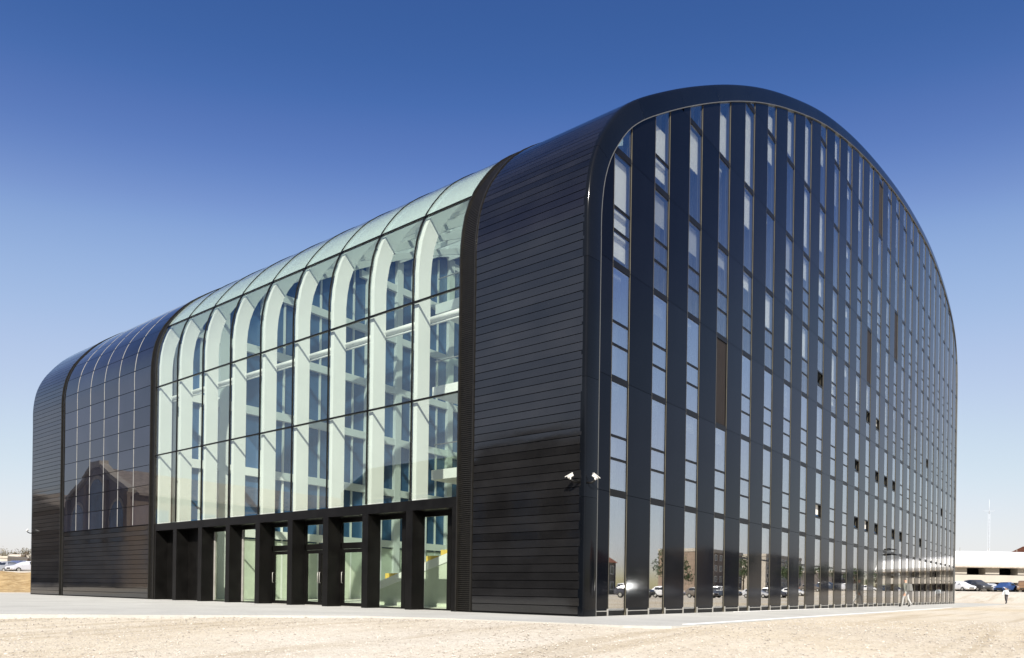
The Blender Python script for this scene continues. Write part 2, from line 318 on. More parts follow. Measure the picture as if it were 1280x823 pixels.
# ---------------------------------------------------------------- the arched building
CP = [(-.6, 0), (-.6, 2), (-.6, 4), (-.6, 6), (-.6, 8), (-.6, 10), (-.59, 11.3), (-.42, 12.3), (-.08, 13.12), (.36, 13.78), (1.01, 14.55), (1.85, 15.27), (4.13, 16.80), (6.69, 18.35), (9.4, 19.85), (12.44, 21.35),
      (16.06, 22.89), (20.4, 24.49), (25.86, 26.02), (32.72, 27.4), (39.8, 28.4), (46.2, 28.85), (50.5, 28.85), (54.6, 28.45), (58.2, 27.75), (61.2, 26.8), (63.3, 25.6), (64.6, 24.0), (65.2, 22), (65.32, 20), (65.32, 15), (65.32, 10), (65.32, 5), (65.32, 0)]
def catmull(cp, n=40):
    out = []; Q = [np.array(p) for p in cp]; Q = [2 * Q[0] - Q[1]] + Q + [2 * Q[-1] - Q[-2]]
    for i in range(1, len(Q) - 2):
        p0, p1, p2, p3 = Q[i - 1:i + 3]
        # centripetal
        t0 = 0; t1 = t0 + np.linalg.norm(p1 - p0) ** .5; t2 = t1 + np.linalg.norm(p2 - p1) ** .5; t3 = t2 + np.linalg.norm(p3 - p2) ** .5
        for k in range(n):
            t = t1 + (t2 - t1) * k / n
            A1 = (t1 - t) / (t1 - t0) * p0 + (t - t0) / (t1 - t0) * p1; A2 = (t2 - t) / (t2 - t1) * p1 + (t - t1) / (t2 - t1) * p2; A3 = (t3 - t) / (t3 - t2) * p2 + (t - t2) / (t3 - t2) * p3
            B1 = (t2 - t) / (t2 - t0) * A1 + (t - t0) / (t2 - t0) * A2; B2 = (t3 - t) / (t3 - t1) * A2 + (t - t1) / (t3 - t1) * A3
            out.append((t2 - t) / (t2 - t1) * B1 + (t - t1) / (t2 - t1) * B2)
    out.append(Q[-2]); return np.array(out)
PR = catmull(CP); PU = np.concatenate([[0], np.cumsum(np.linalg.norm(np.diff(PR, axis=0), axis=1))]); UMAX = PU[-1]
TG = np.gradient(PR, axis=0); TG /= np.linalg.norm(TG, axis=1)[:, None]; NRM = np.stack([-TG[:, 1], TG[:, 0]], 1)
def pf(u, o=0.0):
    x = np.interp(u, PU, PR[:, 0]); z = np.interp(u, PU, PR[:, 1]); a = np.interp(u, PU, NRM[:, 0]); c = np.interp(u, PU, NRM[:, 1]); l = math.hypot(a, c)
    return float(x + a / l * o), float(z + c / l * o)
INN = np.array([pf(u, -0.57) for u in np.linspace(0, UMAX, 3000)])
INX = np.maximum.accumulate(INN[:, 0] + np.arange(3000) * 1e-9)
def zin(x, off=0.0): return float(np.interp(x, INX, INN[:, 1])) - off
XL, XRR = -0.03, 64.75
def umarch(z): return float(np.interp(z, PR[:400, 1], PU[:400]))
def shell(mb, u0, u1, y0, y1, oo, oi, nu=1, ny=1, mi=0, wob=0.0, tilt=0.0, smooth=False, mi_in=None):
    o = len(mb.v); us = np.linspace(u0, u1, nu + 1); yy = np.linspace(y0, y1, ny + 1)
    for side, off in ((0, oo), (1, oi)):
        for a, u in enumerate(us):
            for y in yy:
                ex = (tilt * (a / nu - 0.5) + (random.uniform(-wob, wob) if wob else 0)) if side == 0 else 0
                x, z = pf(u, off + ex); mb.v.append((x, float(y), max(z, 0.0)))
    W = ny + 1; H = nu + 1; S = W * H
    def add(f, m_=mi, s=False): mb.f.append(f); mb.m.append(m_); mb.sm.append(s)
    for a in range(nu):
        for b_ in range(ny):
            i = o + a * W + b_; add((i + 1, i, i + W, i + W + 1), mi, smooth); j = i + S; add((j, j + 1, j + W + 1, j + W), mi if mi_in is None else mi_in, smooth)
    def edge(ia, ib, ic, idd):       # side faces get their own vertices so that the faces stay crisp
        q = len(mb.v); mb.v.extend([mb.v[ia], mb.v[ib], mb.v[ic], mb.v[idd]]); add((q, q + 1, q + 2, q + 3))
    for a in range(nu):
        i = o + a * W; edge(i, i + S, i + S + W, i + W); i = o + a * W + ny; edge(i + S, i, i + W, i + W + S)
    for b_ in range(ny):
        i = o + b_; edge(i, i + 1, i + 1 + S, i + S); i = o + nu * W + b_; edge(i + 1, i, i + S, i + S + 1)
BLD = empty('arched_building', (0, 0, 0))
tag(BLD, 'black arched office building with glazed atrium bay and rows of slim windows', 'building')
YE = 39.76
B1, B2 = (4.03, 4.68), (24.18, 24.70)          # louvre bands beside the glazing
B3 = (34.90, 35.32)
U_T3 = umarch(13.07); U_END = 36.0; SILL = 3.58
LEVELS = [0.0, 3.53] + [3.53 + 3.262 * k for k in range(1, 9)]

# cladding boards of both solid blocks
def boards(y0, y1, u0, u1, pitch, ny):
    n = int(round((u1 - u0) / pitch)); p = (u1 - u0) / n
    for k in range(n):
        a, c = u0 + k * p, u0 + (k + 1) * p - 0.02
        mb = MB(); shell(mb, a, c, y0, y1, random.uniform(-0.002, 0.003), -0.03, 2, ny, wob=0.0005, tilt=random.uniform(-0.0018, 0.0018), smooth=True)
        mb.build('cladding_board', MT['clad'], BLD)
boards(0.13, B1[0] - 0.01, 0.06, 19.3, 0.2315, 7)
boards(B3[1] + 0.01, YE - 0.16, 0.06, 19.3, 0.2315, 4)
boards(B2[1] + 0.01, B3[0] - 0.01, 0.06, SILL - 0.02, 0.2315, 10)
# structural shell behind them and the roof beyond
mb = MB()
for a, c, u1_, oo in ((0.12, B1[0], 19.6, -.05), (B2[1], YE - 0.1, 19.6, -.05), (B1[0], B1[1], U_END, -.16), (B2[0], B2[1], U_END, -.16)):
    mb = MB(); shell(mb, 0, u1_, a, c, oo, -0.3, 60, 1, mi_in=1); mb.build('backing_shell', [MT['dark'], MT['ceil']], BLD)
for a, c, u0_ in ((0.13, B1[0], 19.3), (B1[0], B2[1], U_END), (B2[1], YE - .16, 19.3)):
    mb = MB(); shell(mb, u0_, UMAX, a, c, 0.0, -0.3, 90, 1, smooth=True, mi_in=1); mb.build('roof', [MT['clad'], MT['ceil']], BLD)
# louvre bands
for y0, y1 in (B1, B2, B3):
    mb = MB(); shell(mb, 0, U_END, y0, y0 + 0.05, 0.035, -0.16, 70, 1); shell(mb, 0, U_END, y1 - 0.05, y1, 0.035, -0.16, 70, 1)
    band = mb.build('louvre_frame', MT['slat'], BLD)
    mb = MB(); u = 0.05
    while u < U_END - 0.1: shell(mb, u, u + 0.035, y0 + 0.05, y1 - 0.05, -0.02, -0.06, 1, 1); u += 0.062
    o = mb.build('louvre_slats', MT['slat'], band); kind(o, 'stuff')
# solar glass field
PC = np.linspace(B2[1] + 0.02, B3[0] - 0.02, 7); PRW = 0.952
k = 0
while SILL + (k + 1) * PRW < 19.3:
    u0 = SILL + k * PRW
    for c in range(6):
        mb = MB(); shell(mb, u0 + 0.012, u0 + PRW - 0.012, PC[c] + 0.022, PC[c + 1] - 0.022, random.uniform(-0.002, 0.002), -0.03, 1 if u0 < 10 else 5, 1, smooth=True, tilt=random.uniform(-0.0025, 0.0025) if u0 < 10 else 0)
        mb.build('solar_panel', MT['pv'], BLD)
    for c in range(1, 6):
        mb = MB(); shell(mb, u0 + 0.03, u0 + PRW - 0.03, PC[c] - 0.027, PC[c] + 0.027, 0.006, -0.03, 1 if u0 < 10 else 5, 1)
        mb.build('cover_strip', MT['strip'], BLD)
    k += 1
# fascia round the end facade
XS = [(-0.57, -0.05), (-0.56, -0.052), (-0.10, -0.005), (-0.045, 0.005), (-0.012, 0.03), (0.0, 0.07), (0.0, 0.17)]
cuts = [0]; 
while cuts[-1] < UMAX - 3.6: cuts.append(cuts[-1] + 3.26)
cuts.append(UMAX)
for a, c in zip(cuts[:-1], cuts[1:]):
    for ys_, sg in ((0, 1), (YE, -1)):
        mb = MB(); us = np.linspace(a, c - 0.008, 13)
        for u in us:
            for of, yy in XS: x, z = pf(u, of); mb.v.append((x, ys_ + sg * yy, max(0, z)))
        W = len(XS)
        for i in range(12):
            for j in range(W - 1):
                q = (i * W + j, (i + 1) * W + j, (i + 1) * W + j + 1, i * W + j + 1); mb.f.append(q if sg > 0 else q[::-1]); mb.m.append(0); mb.sm.append(True)
        mb.build('fascia_panel', MT['fascia'], BLD)
mb = MB()
shellpts = np.linspace(0, UMAX, 260)
for u in shellpts:
    for of, yy in ((-0.575, -0.055), (-0.575, 0.1), (-0.597, 0.1), (-0.597, -0.055)): x, z = pf(u, of); mb.v.append((x, yy, max(0, z)))
for i in range(len(shellpts) - 1):
    for j in range(4): mb.f.append((i * 4 + j, (i + 1) * 4 + j, (i + 1) * 4 + (j + 1) % 4, i * 4 + (j + 1) % 4)); mb.m.append(0); mb.sm.append(False)
mb.build('arch_trim', P('grey_trim', (0.10, 0.10, 0.095), 0.4, 0.4), BLD, fix=True)

# end facade: panels and windows
C0, CW, WW = 0.71, 2.4245, 1.0
NC = 27
def clip_top(x0, x1, z0, z1, off):       # polygon of a storey-high piece cut by the arch
    n = 6; xs_ = [x0 + (x1 - x0) * i / n for i in range(n + 1)]
    tops = [min(z1, zin(max(XL + .01, min(XRR - .01, x)), off)) for x in xs_]
    if max(tops) < z0 + 0.12: return None
    if min(tops) > z1 - 1e-6: return [(x0, z0), (x1, z0), (x1, z1), (x0, z1)]
    pts = [(x, t) for x, t in zip(xs_, tops) if t > z0 + 0.01]
    if len(pts) < 2: return None
    return [(pts[0][0], z0), (pts[-1][0], z0)] + pts[::-1]
fxz = lambda u, v, w_: (u, -w_, v)       # polygon in x,z extruded towards the viewer
edges = [(XL, C0)] + [(C0 + WW + CW * i, C0 + CW * (i + 1)) for i in range(NC - 1)] + [(C0 + WW + CW * (NC - 1), XRR)]
shared = {}
for ci, (x0, x1) in enumerate(edges):
    for k in range(len(LEVELS) - 1):
        z0, z1 = LEVELS[k] + (0.16 if k == 0 else 0.006), LEVELS[k + 1] - 0.006
        poly = clip_top(x0 + 0.01, x1 - 0.01, z0, z1, 0.015)
        if not poly: continue
        full = len(poly) == 4 and abs(poly[2][1] - z1) < 1e-6 and 0 < ci < NC
        t = 0.0; mb = MB(); ox = x0
        if full and ('p', k == 0) in shared: o = link('facade_panel', shared[('p', k == 0)], BLD, (x0, random.uniform(-0.0015, 0.0015), z0))
        else:
            mb.prism([(u - x0, v - z0) for u, v in poly], fxz, -0.10, 0.0)
            o = mb.build('facade_panel', MT['face'], BLD, loc=(x0, 0, z0))
            if full: shared[('p', k == 0)] = o.data
        o.rotation_euler = (0, 0, random.uniform(-0.0012, 0.0012))
    # pier behind the panels
    top = max(zin(max(XL + .02, min(XRR - .02, x)), 0.02) for x in (x0, (x0 + x1) / 2, x1))
    poly = clip_top(x0 + 0.03, x1 - 0.03, 0.0, 60, 0.05); mb = MB(); mb.prism(poly, fxz, -0.34, -0.105); mb.build('pier', MT['dark'], BLD)
    mb = MB(); mb.box(x0 + 0.02, x1 - 0.02, -0.004, 0.08, 0.02, 0.14, 0); mb.box(x0 + 0.03, x1 - 0.03, -0.012, 0.0, 0.125, 0.15, 1)
    for xx in (x0 + 0.05, x1 - 0.05): mb.box(xx - 0.022, xx + 0.022, -0.03, 0.0, 0.0, 0.2, 1)
    mb.build('plinth', [MT['black'], MT['silver']], BLD)
BROWN = {(3, 2), (13, 7), (15, 5), (12, 4)}
OPEN = {(8, 3), (12, 4 - 1), (13, 3), (11, 1), (12, 1), (13, 1), (13, 2), (14, 2), (15, 2), (8, 1), (11, 2), (16, 1), (20, 3), (19, 1), (23, 2), (15, 1)}
YG = 0.038
def pane_box(mb, x0, x1, z0, z1): mb.box(x0, x1, YG - 0.01, YG + 0.01, z0, z1)
def poly_pane(mb, poly): mb.prism(poly, fxz, -(YG + 0.01), -(YG - 0.01))
wmesh = {}
def frame_mesh(mb, poly, z0, first):
    xa, xb = 0.0, WW
    zt_l = max([v for u, v in poly if u < 0.3 * WW + 1e-6] or [z0 + 0.12]); zt_r = max([v for u, v in poly if u > 0.7 * WW - 1e-6] or [z0 + 0.12])
    mb.box(0.0, 0.018, 0.006, 0.17, z0, zt_l - 0.02, 0); mb.box(WW - 0.018, WW, 0.006, 0.17, z0, zt_r - 0.02, 0)   # champagne reveals
    if first: mb.box(0.035, WW - 0.035, 0.03, 0.22, 0.02, 0.15, 1)
    else: mb.box(0.018, WW - 0.018, 0.010, 0.20, z0 - 0.10, z0 + 0.09, 1)                                        # floor-level transom
    if zt_l > z0 + 0.2: mb.box(0.018, 0.05, 0.020, 0.12, z0 + 0.1, zt_l - 0.04, 1)
    if zt_r > z0 + 0.2: mb.box(WW - 0.06, WW - 0.018, 0.020, 0.12, z0 + 0.1, zt_r - 0.04, 1)
gk = None
for i in range(NC):
    xw = C0 + CW * i
    for k in range(len(LEVELS) - 1):
        z0, z1 = LEVELS[k], LEVELS[k + 1]
        poly = clip_top(xw, xw + WW, z0, z1, 0.012)
        if not poly: continue
        poly = [(u - xw, v - z0) for u, v in poly]; H = z1 - z0; full = len(poly) == 4
        arch = zin(min(xw + 0.5, XRR - 0.1))
        divided = full and k > 0 and not (k >= 4 and arch - z1 < 5.2) and not (k >= 3 and i > 3 and random.random() < 0.12 and False)
        blind = (i, k) in BROWN and full
        typ = 'g' if k == 0 else ('d' if divided else 'u')
        loc = (xw, 0, z0)
        if full and ('f', k == 0) in wmesh: win = link('window', wmesh[('f', k == 0)], BLD, loc)
        else:
            mb = MB(); frame_mesh(mb, poly, 0.0, k == 0); win = mb.build('window', [MT['trim'], MT['black']], BLD, loc=loc)
            if full: wmesh[('f', k == 0)] = win.data
        zb = 0.15 if k == 0 else 0.10
        if blind:
            mb = MB(); mb.box(0.05, WW - 0.05, 0.05, 0.08, 0.10, H - 0.1)
            for q in range(9): mb.box(0.08 + q * 0.095, 0.11 + q * 0.095, 0.03, 0.05, 0.12, H - 0.12)
            mb.build('louvre_panel', MT['brown'], win); continue
        if not full:
            pp = [(max(0.045, min(WW - 0.055, u)), (zb if v < 0.01 else max(zb + .01, v - 0.03))) for u, v in poly]
            if max(v for u, v in pp) > zb + 0.1:
                mb = MB(); poly_pane(mb, pp); mb.build('pane', MT['brightwin' if k >= 3 else 'winglass'], win)
                tl, trr = min(v for u, v in pp if v > zb + .005), max(v for u, v in pp)
                for hb in (zb + (H - 0.21) * 0.285, zb + (H - 0.21) * 0.50):
                    if i < 4 and k <= 4 and hb + 0.5 < tl:
                        mb = MB(); mb.box(0.045, WW - 0.055, 0.012, 0.09, hb - 0.036, hb + 0.036); mb.build('glazing_bar', MT['black'], win)
                if tl > zb + 0.6:
                    mb = MB(); mb.box(0.06, WW - 0.06, 0.16, 0.166, zb + random.uniform(0, 0.4), tl - 0.05); mb.build('added_blind', MT['blind'], win)  # blind added to brighten the pane cut by the arch
            continue
        if random.random() < (0.5 if k < 3 else 0.78):  # blinds added for variety and to brighten windows, more of them higher up
            hb = H - 0.1 - random.choice((0.5, 0.9, 1.3, 1.9, 2.6)) * H / 3.26; lb = max(zb, hb); mb = MB(); mb.box(0.06, WW - 0.06, 0.16, 0.166, lb, H - 0.11); mb.build('added_blind', MT[random.choice(('blind', 'blind', 'blind', 'blind2'))], win)
        if typ != 'd':
            key = ('pane', typ, k == 0, k >= 3)
            if key not in wmesh:
                mb = MB(); pane_box(mb, 0.045, WW - 0.055, zb, H - 0.11); wmesh[key] = mb.mesh('pane', [MT['brightwin' if k >= 3 else 'winglass']])
            link('pane', wmesh[key], win)
            if k == 0 and i > 3:
                if 'gb' not in wmesh: mb = MB(); mb.box(0.045, WW - 0.055, 0.012, 0.09, 2.05, 2.11); wmesh['gb'] = mb.mesh('glazing_bar', [MT['black']])
                link('glazing_bar', wmesh['gb'], win)
            continue
        h1 = zb + (H - 0.21) * 0.285; h2 = zb + (H - 0.21) * 0.50; op = (i, k) in OPEN
        if 'bar' not in wmesh: mb = MB(); mb.box(0.045, WW - 0.055, 0.012, 0.09, -0.036, 0.036); wmesh['bar'] = mb.mesh('glazing_bar', [MT['black']])
        link('glazing_bar', wmesh['bar'], win, (0, 0, h1)); link('glazing_bar', wmesh['bar'], win, (0, 0, h2))
        spans = [(zb, h1 - 0.04), (h1 + 0.04, h2 - 0.04), (h2 + 0.04, H - 0.11)]
        if i >= 13 and not op:
            gk = 'brightwin' if k >= 3 else 'winglass'
            if ('pj', gk) not in wmesh:
                mb = MB()
                for a, c in spans: pane_box(mb, 0.045, WW - 0.055, a, c)
                wmesh[('pj', gk)] = mb.mesh('pane', [MT[gk]])
            link('pane', wmesh[('pj', gk)], win)
        else:
            for q, (a, c) in enumerate(spans):
                if op and q == 1: continue
                gk = 'brightwin' if k >= 3 else 'winglass'
                if ('pn', q, gk) not in wmesh: mb = MB(); pane_box(mb, 0.045, WW - 0.055, a, c); wmesh[('pn', q, gk)] = mb.mesh('pane', [MT[gk]])
                link('pane', wmesh[('pn', q, gk)], win)
        if op:
            a, c = spans[1]; mb = MB(); hh = c - a
            for (q0, q1, r0, r1) in ((0, .84, 0, .05), (0, .84, hh - .05, hh), (0, .05, .05, hh - .05), (.79, .84, .05, hh - .05)): mb.box(q0, q1, 0, 0.04, r0, r1, 0)
            mb.box(0.05, 0.79, 0.01, 0.02, 0.05, hh - 0.05, 1)
            sash = mb.build('open_sash', [MT['black'], MT['darkglass']], win, loc=(0.06, 0.06, a)); sash.rotation_euler = (R(-33), 0, 0)
# rooms behind the end facade
mb = MB()
def xspan(z):
    g = [x for x in np.linspace(XL + .05, XRR - .05, 700) if zin(x) - 0.35 > z]; return (g[0], g[-1])
for z in LEVELS[1:-1]:
    a, c = xspan(z + 0.05); mb = MB(); mb.box(a + 0.3, c - 0.3, 0.36, 4.0, z - 0.30, z - 0.02); mb.build('floor_slab', MT['ceil'], BLD)
xs_ = np.linspace(XL + 0.4, XRR - 0.4, 80); poly = [(xs_[0], 0.01), (xs_[-1], 0.01)] + [(x, zin(x, 0.1)) for x in xs_[::-1]]
mb = MB(); mb.prism(poly, fxz, -4.28, -4.08); mb.build('inner_wall', MT['wallin'], BLD)
for i in range(0, NC, 2):
    x = C0 + CW * i + 1.7; mb = MB(); mb.box(x - 0.06, x + 0.06, 0.36, 4.05, 0.02, min(zin(x - .1, 0.5), zin(x + .1, .5))); mb.build('partition', MT['wallin'], BLD)
# far end wall
xs_ = np.linspace(XL, XRR, 80); poly = [(xs_[0], 0.0), (xs_[-1], 0.0)] + [(x, zin(x, -0.02)) for x in xs_[::-1]]
mb = MB(); mb.prism(poly, fxz, -(YE - 0.02), -(YE - 0.3)); mb.build('end_wall', MT['face'], BLD)

# ---- glazed atrium
MUL = [24.28, 22.20, 19.98, 17.74, 15.53, 13.34, 11.16, 8.97, 6.78, 4.71]
MUL[0] = B2[0] - 0.0; MUL[-1] = B1[1]
ROWS = [SILL, 6.82, 10.05, U_T3] + [U_T3 + 3.75 * q for q in range(1, 6)] + [U_END - 0.05]
for a, c in zip(MUL[:-1], MUL[1:]):
    for r in range(len(ROWS) - 1):
        curved = r >= 2
        mb = MB(); shell(mb, ROWS[r] + 0.03, ROWS[r + 1] - 0.03, c + 0.03, a - 0.03, -0.012, -0.034, 10 if curved else 1, 1, smooth=True)
        mb.build('glass_pane', MT['roofglass'] if r >= 3 else MT['glass'], BLD)
for y in MUL[1:-1]:
    mb = MB(); shell(mb, SILL, ROWS[-1], y - 0.018, y + 0.018, 0.014, -0.05, 60, 1, smooth=False); mb.build('mullion', MT['black'], BLD)
for u in ROWS[1:-1]:
    mb = MB(); shell(mb, u - 0.026, u + 0.026, MUL[-1], MUL[0], 0.014, -0.06, 1, 1); mb.build('transom', MT['black'], BLD)
for j, y in enumerate(MUL[:-1]):
    y_ = y - (0.06 if j == 0 else 0.0)
    mb = MB(); shell(mb, SILL - 0.05, 44, y_ - 0.16, y_ + 0.02, -0.115, -0.66, 70, 1); mb.build('arch_rib', MT['white'], BLD)
for a, c in zip(MUL[:-1], MUL[1:]):       # tie tubes between the ribs
    for z, rad in ((9.66, 0.10), (9.50, 0.03)):
        mb = MB(); mb.tube([(0.12, a - 0.1, z), (0.12, c + 0.02, z)], rad, 10); mb.build('tie_tube', MT['white'], BLD)
# atrium interior
mb = MB(); mb.box(0.02, 34, B1[0] - 0.0 + 0.3, 24.3, -0.05, 0.015); mb.build('atrium_floor', MT['floorin'], BLD)
mb = MB(); mb.box(30, 30.2, 4.3, 24.3, 0.02, 25.6); mb.build('atrium_back_wall', MT['wallin'], BLD)
mb = MB(); mb.prism([(0.3, 0.02), (30, 0.02)] + [(x, zin(x, 0.05)) for x in np.linspace(30, 0.3, 40)], fxz, -24.75, -24.56); wall = mb.build('atrium_end_wall', MT['darkglass'], BLD)
k = -1
while 2.7 + 2.4 * k < 29:
    x = 2.7 + 2.4 * k
    if x > -0.2:
        mb = MB(); mb.box(x, x + 0.5, 24.30, 24.56, 0.02, zin(max(.2, x), 0.15)); mb.build('post', MT['white'], wall)
    x = 4.14 + 2.4 * k
    if x > 0.5 and x < 29.5: mb = MB(); mb.box(x, x + 0.09, 24.46, 24.56, 0.02, zin(x, 0.15)); mb.build('thin_post', MT['white'], wall)
    k += 1
mb = MB(); mb.box(0.35, 29.9, 24.47, 24.555, 0.02, 3.2); mb.build('hall_wall', MT['greenwall'], wall)
for z in LEVELS[1:]:
    if z > zin(29) - 1: break
    a = max(0.15, xspan(z)[0] + 0.4); mb = MB(); mb.box(a, 29.9, 24.33, 24.558, z - 0.25, z + 0.18); mb.build('floor_beam', MT['white'], wall)
for u in np.arange(16.0, 50, 2.4):        # purlins under the opaque roof
    mb = MB(); shell(mb, u, u + 0.18, B1[1], B2[0], -0.67, -0.90, 1, 1); mb.build('purlin', MT['white'], BLD)
for y in (7.9, 12.2, 16.6, 20.9):
    mb = MB(); shell(mb, 20, 46, y, y + 0.14, -0.91, -1.25, 30, 1); mb.build('roof_beam', MT['white'], BLD)
# stair landings with glass guards at the near end of the atrium
for z, xx in ((5.35, 3.3), (8.62, 3.3), (11.9, 3.4)):
    mb = MB(); mb.box(xx, xx + 2.2, 4.35, 9.7, z - 0.38, z); la = mb.build('landing', MT['white'], BLD)
    mb = MB(); mb.box(xx + 0.04, xx + 0.06, 4.35, 9.6, z, z + 0.95); mb.build('guard_glass', MT['lowglass'], la)
    mb = MB(); mb.tube([(xx + 0.05, 4.35, z + 1.0), (xx + 0.05, 9.6, z + 1.0)], 0.025, 8); mb.build('handrail', MT['silver'], la)
# entrance stair rising along the hall
mb = MB()
mb.prism([(12.5, 0.02), (12.5, 0.45), (4.4, 2.75), (4.4, 0.02)], lambda u, v, w_: (w_, u, v), 2.6, 2.75); st = mb.build('entrance_stair', MT['greenwall'], BLD)
mb = MB(); mb.prism([(12.5, 0.45), (12.5, 0.78), (4.4, 3.08), (4.4, 2.75)], lambda u, v, w_: (w_, u, v), 2.57, 2.78); mb.build('stringer', MT['white'], st)
for q in range(10):
    y = 12.0 - q * 0.78; zt = 0.80 + (12.5 - y) * 0.284; mb = MB(); mb.box(2.8, 5.0, y - 0.78, y, 0.02, zt); mb.build('step', MT['wallin'], st)
    if q % 2 == 0 or q in (3, 7):
        mb = MB(); mb.box(2.95, 3.9, y - 0.70, y - 0.1, zt, zt + 0.36); mb.build('cushion', MT['yellow'], st)
# ---- entrance front
mb = MB(); shell(mb, 3.24, SILL - 0.015, B1[1] + 0.002, B2[0] - 0.002, 0.0, -0.62, 1, 1); mb.build('entrance_beam', MT['black'], BLD)
for j, y in enumerate(MUL):
    a, c = (y - 0.14, y + 0.17)
    if j == 0: a, c = y - 0.16, y - 0.004
    if j == len(MUL) - 1: a, c = y + 0.004, y + 0.2
    mb = MB(); mb.box(-0.60, -0.03, a, c, 0.0, 3.238); mb.build('entrance_column', MT['black'], BLD)
def lowbay(y1, y0, style):
    a, c = y0 + 0.17, y1 - 0.14      # a<c
    def bar(p0, p1, q0, q1, n='glazing_frame', m_='black', x0=-0.03, x1=0.06):
        mb = MB(); mb.box(x0, x1, p0, p1, q0, q1); return mb.build(n, MT[m_], BLD)
    def pane(p0, p1, q0, q1): 
        mb = MB(); mb.box(0.005, 0.025, p0, p1, q0, q1); return mb.build('entrance_pane', MT['lowglass'], BLD)
    bar(a, c, 3.08, 3.238); 
    if style == 'black':
        bar(a, c, 0.0, 3.08, 'infill_panel'); return
    if style == 'half':
        mid = a + (c - a) * 0.42; bar(mid, c, 0.0, 3.08, 'infill_panel'); bar(a, mid, 0.0, 0.06); bar(mid - 0.05, mid, 0.06, 3.08, m_='silver'); pane(a, mid - 0.05, 0.06, 3.08); return
    if style == 'glass':
        mid = a + (c - a) * 0.36; bar(a, c, 0.0, 0.05); bar(mid - 0.09, mid + 0.09, 0.05, 3.08, x0=-0.06, x1=0.14); pane(a, mid - .09, 0.05, 3.08); pane(mid + .09, c, 0.05, 3.08); return
    if style == 'plain':
        bar(a, c, 0.0, 0.05); bar(c - 0.08, c, 0.05, 3.08, m_='silver'); pane(a, c - 0.08, 0.05, 3.08); return
    # door
    bar(a, c, 2.12, 2.34); pane(a + 0.06, c - 0.06, 2.34, 3.08); bar(a, a + 0.06, 0.0, 3.08); bar(c - 0.06, c, 0.0, 3.08)
    n = 2 if style == 'double' else 1
    for q in range(n):
        p0 = a + 0.07 + (c - a - 0.14) * q / n; p1 = a + 0.07 + (c - a - 0.14) * (q + 1) / n - 0.01
        mb = MB(); t = 0.11 if n == 1 else 0.08
        mb.box(-0.02, 0.04, p0, p0 + t, 0.01, 2.11); mb.box(-0.02, 0.04, p1 - t, p1, 0.01, 2.11); mb.box(-0.02, 0.04, p0 + t, p1 - t, 0.01, 0.14); mb.box(-0.02, 0.04, p0 + t, p1 - t, 1.98, 2.11)
        d = mb.build('door', MT['black'], BLD)
        mb = MB(); mb.box(0.0, 0.02, p0 + t, p1 - t, 0.14, 1.98); mb.build('door_pane', MT['lowglass'], d)
        hy = p1 - 0.05 if q == 0 else p0 + 0.05
        mb = MB(); mb.tube([(-0.02, hy, 0.86), (-0.075, hy, 0.86), (-0.075, hy, 1.26), (-0.02, hy, 1.26)], 0.014, 8); mb.build('handle', MT['silver'], d)
for (y1, y0), s_ in zip(zip(MUL[:-1], MUL[1:]), ['black', 'half', 'plain', 'plain', 'single', 'double', 'single', 'glass', 'glass']): lowbay(y1, y0, s_)
mb = MB(); mb.box(-0.03, 0.02, MUL[-1], MUL[0], 0.0, 0.02); mb.build('threshold', MT['silver'], BLD)

# ---------------------------------------------------------------- things on and round the building
def bullet_camera(base, arm_end, aim, label):
    b0, e = Vector(base), Vector(arm_end); aim = Vector(aim).normalized()
    t = empty('security_camera', b0); tag(t, label, 'camera')
    mb = MB(); mb.tube([(0, 0, 0), tuple((e - b0) * 0.55 + Vector((0, 0, -0.04))), tuple(e - b0)], 0.028, 8); mb.build('arm', MT['black'], t)
    c = e - b0 + Vector((0, 0, 0.09)); mb = MB(); mb.tube([tuple(c - aim * 0.085), tuple(c - aim * 0.083), tuple(c + aim * 0.085)], [0.032, 0.039, 0.039], 12); mb.build('housing', MT['render'], t)
    mb = MB(); mb.tube([tuple(c + aim * 0.086), tuple(c + aim * 0.094)], [0.031, 0.028], 12); mb.build('lens', MT['carglass'], t)
    u = Vector((0, 0, 1)); s = aim.cross(u).normalized(); up2 = s.cross(aim); q = c + up2 * 0.046
    mb = MB(); mb.quadbox([q - aim * .10 - s * .038, q - aim * .10 + s * .038, q + aim * .14 + s * .038, q + aim * .14 - s * .038] + [p + up2 * 0.012 for p in (q - aim * .10 - s * .038, q - aim * .10 + s * .038, q + aim * .14 + s * .038, q + aim * .14 - s * .038)]); mb.build('sun_hood', MT['render'], t, fix=True)
    mb = MB(); mb.tube([tuple(e - b0), tuple(c)], 0.022, 8); mb.build('bracket', MT['render'], t)
bullet_camera((-0.60, 0.16, 3.66), (-0.86, 0.29, 3.70), (-0.45, 0.75, -0.5), 'white security camera on an arm before the dark horizontal boards')
bullet_camera((-0.50, 0.00, 3.64), (-0.40, -0.20, 3.70), (0.75, -0.35, -0.5), 'white security camera on an arm at the rounded corner by the slim windows')
bullet_camera((-0.6, YE - 0.3, 3.7), (-0.85, YE - 0.2, 3.75), (-0.5, -0.7, -0.4), 'small security camera on the boards at the far narrow end of the building')
# wall bracket lamp on the window facade
t = empty('wall_lamp', (36.3, 0, 3.45)); tag(t, 'dark hooped wall lamp fixed low between two slim windows', 'lamp')
mb = MB(); mb.tube([(0, 0, 0), (0.1, -0.35, -0.05), (0.9, -0.38, -0.05), (1.0, 0, 0)], 0.035, 8); mb.build('lower_hoop', MT['black'], t)
mb = MB(); mb.tube([(0, 0, 0.35), (0.1, -0.25, 0.3), (0.9, -0.28, 0.3), (1.0, 0, 0.35)], 0.03, 8); mb.build('upper_hoop', MT['black'], t)

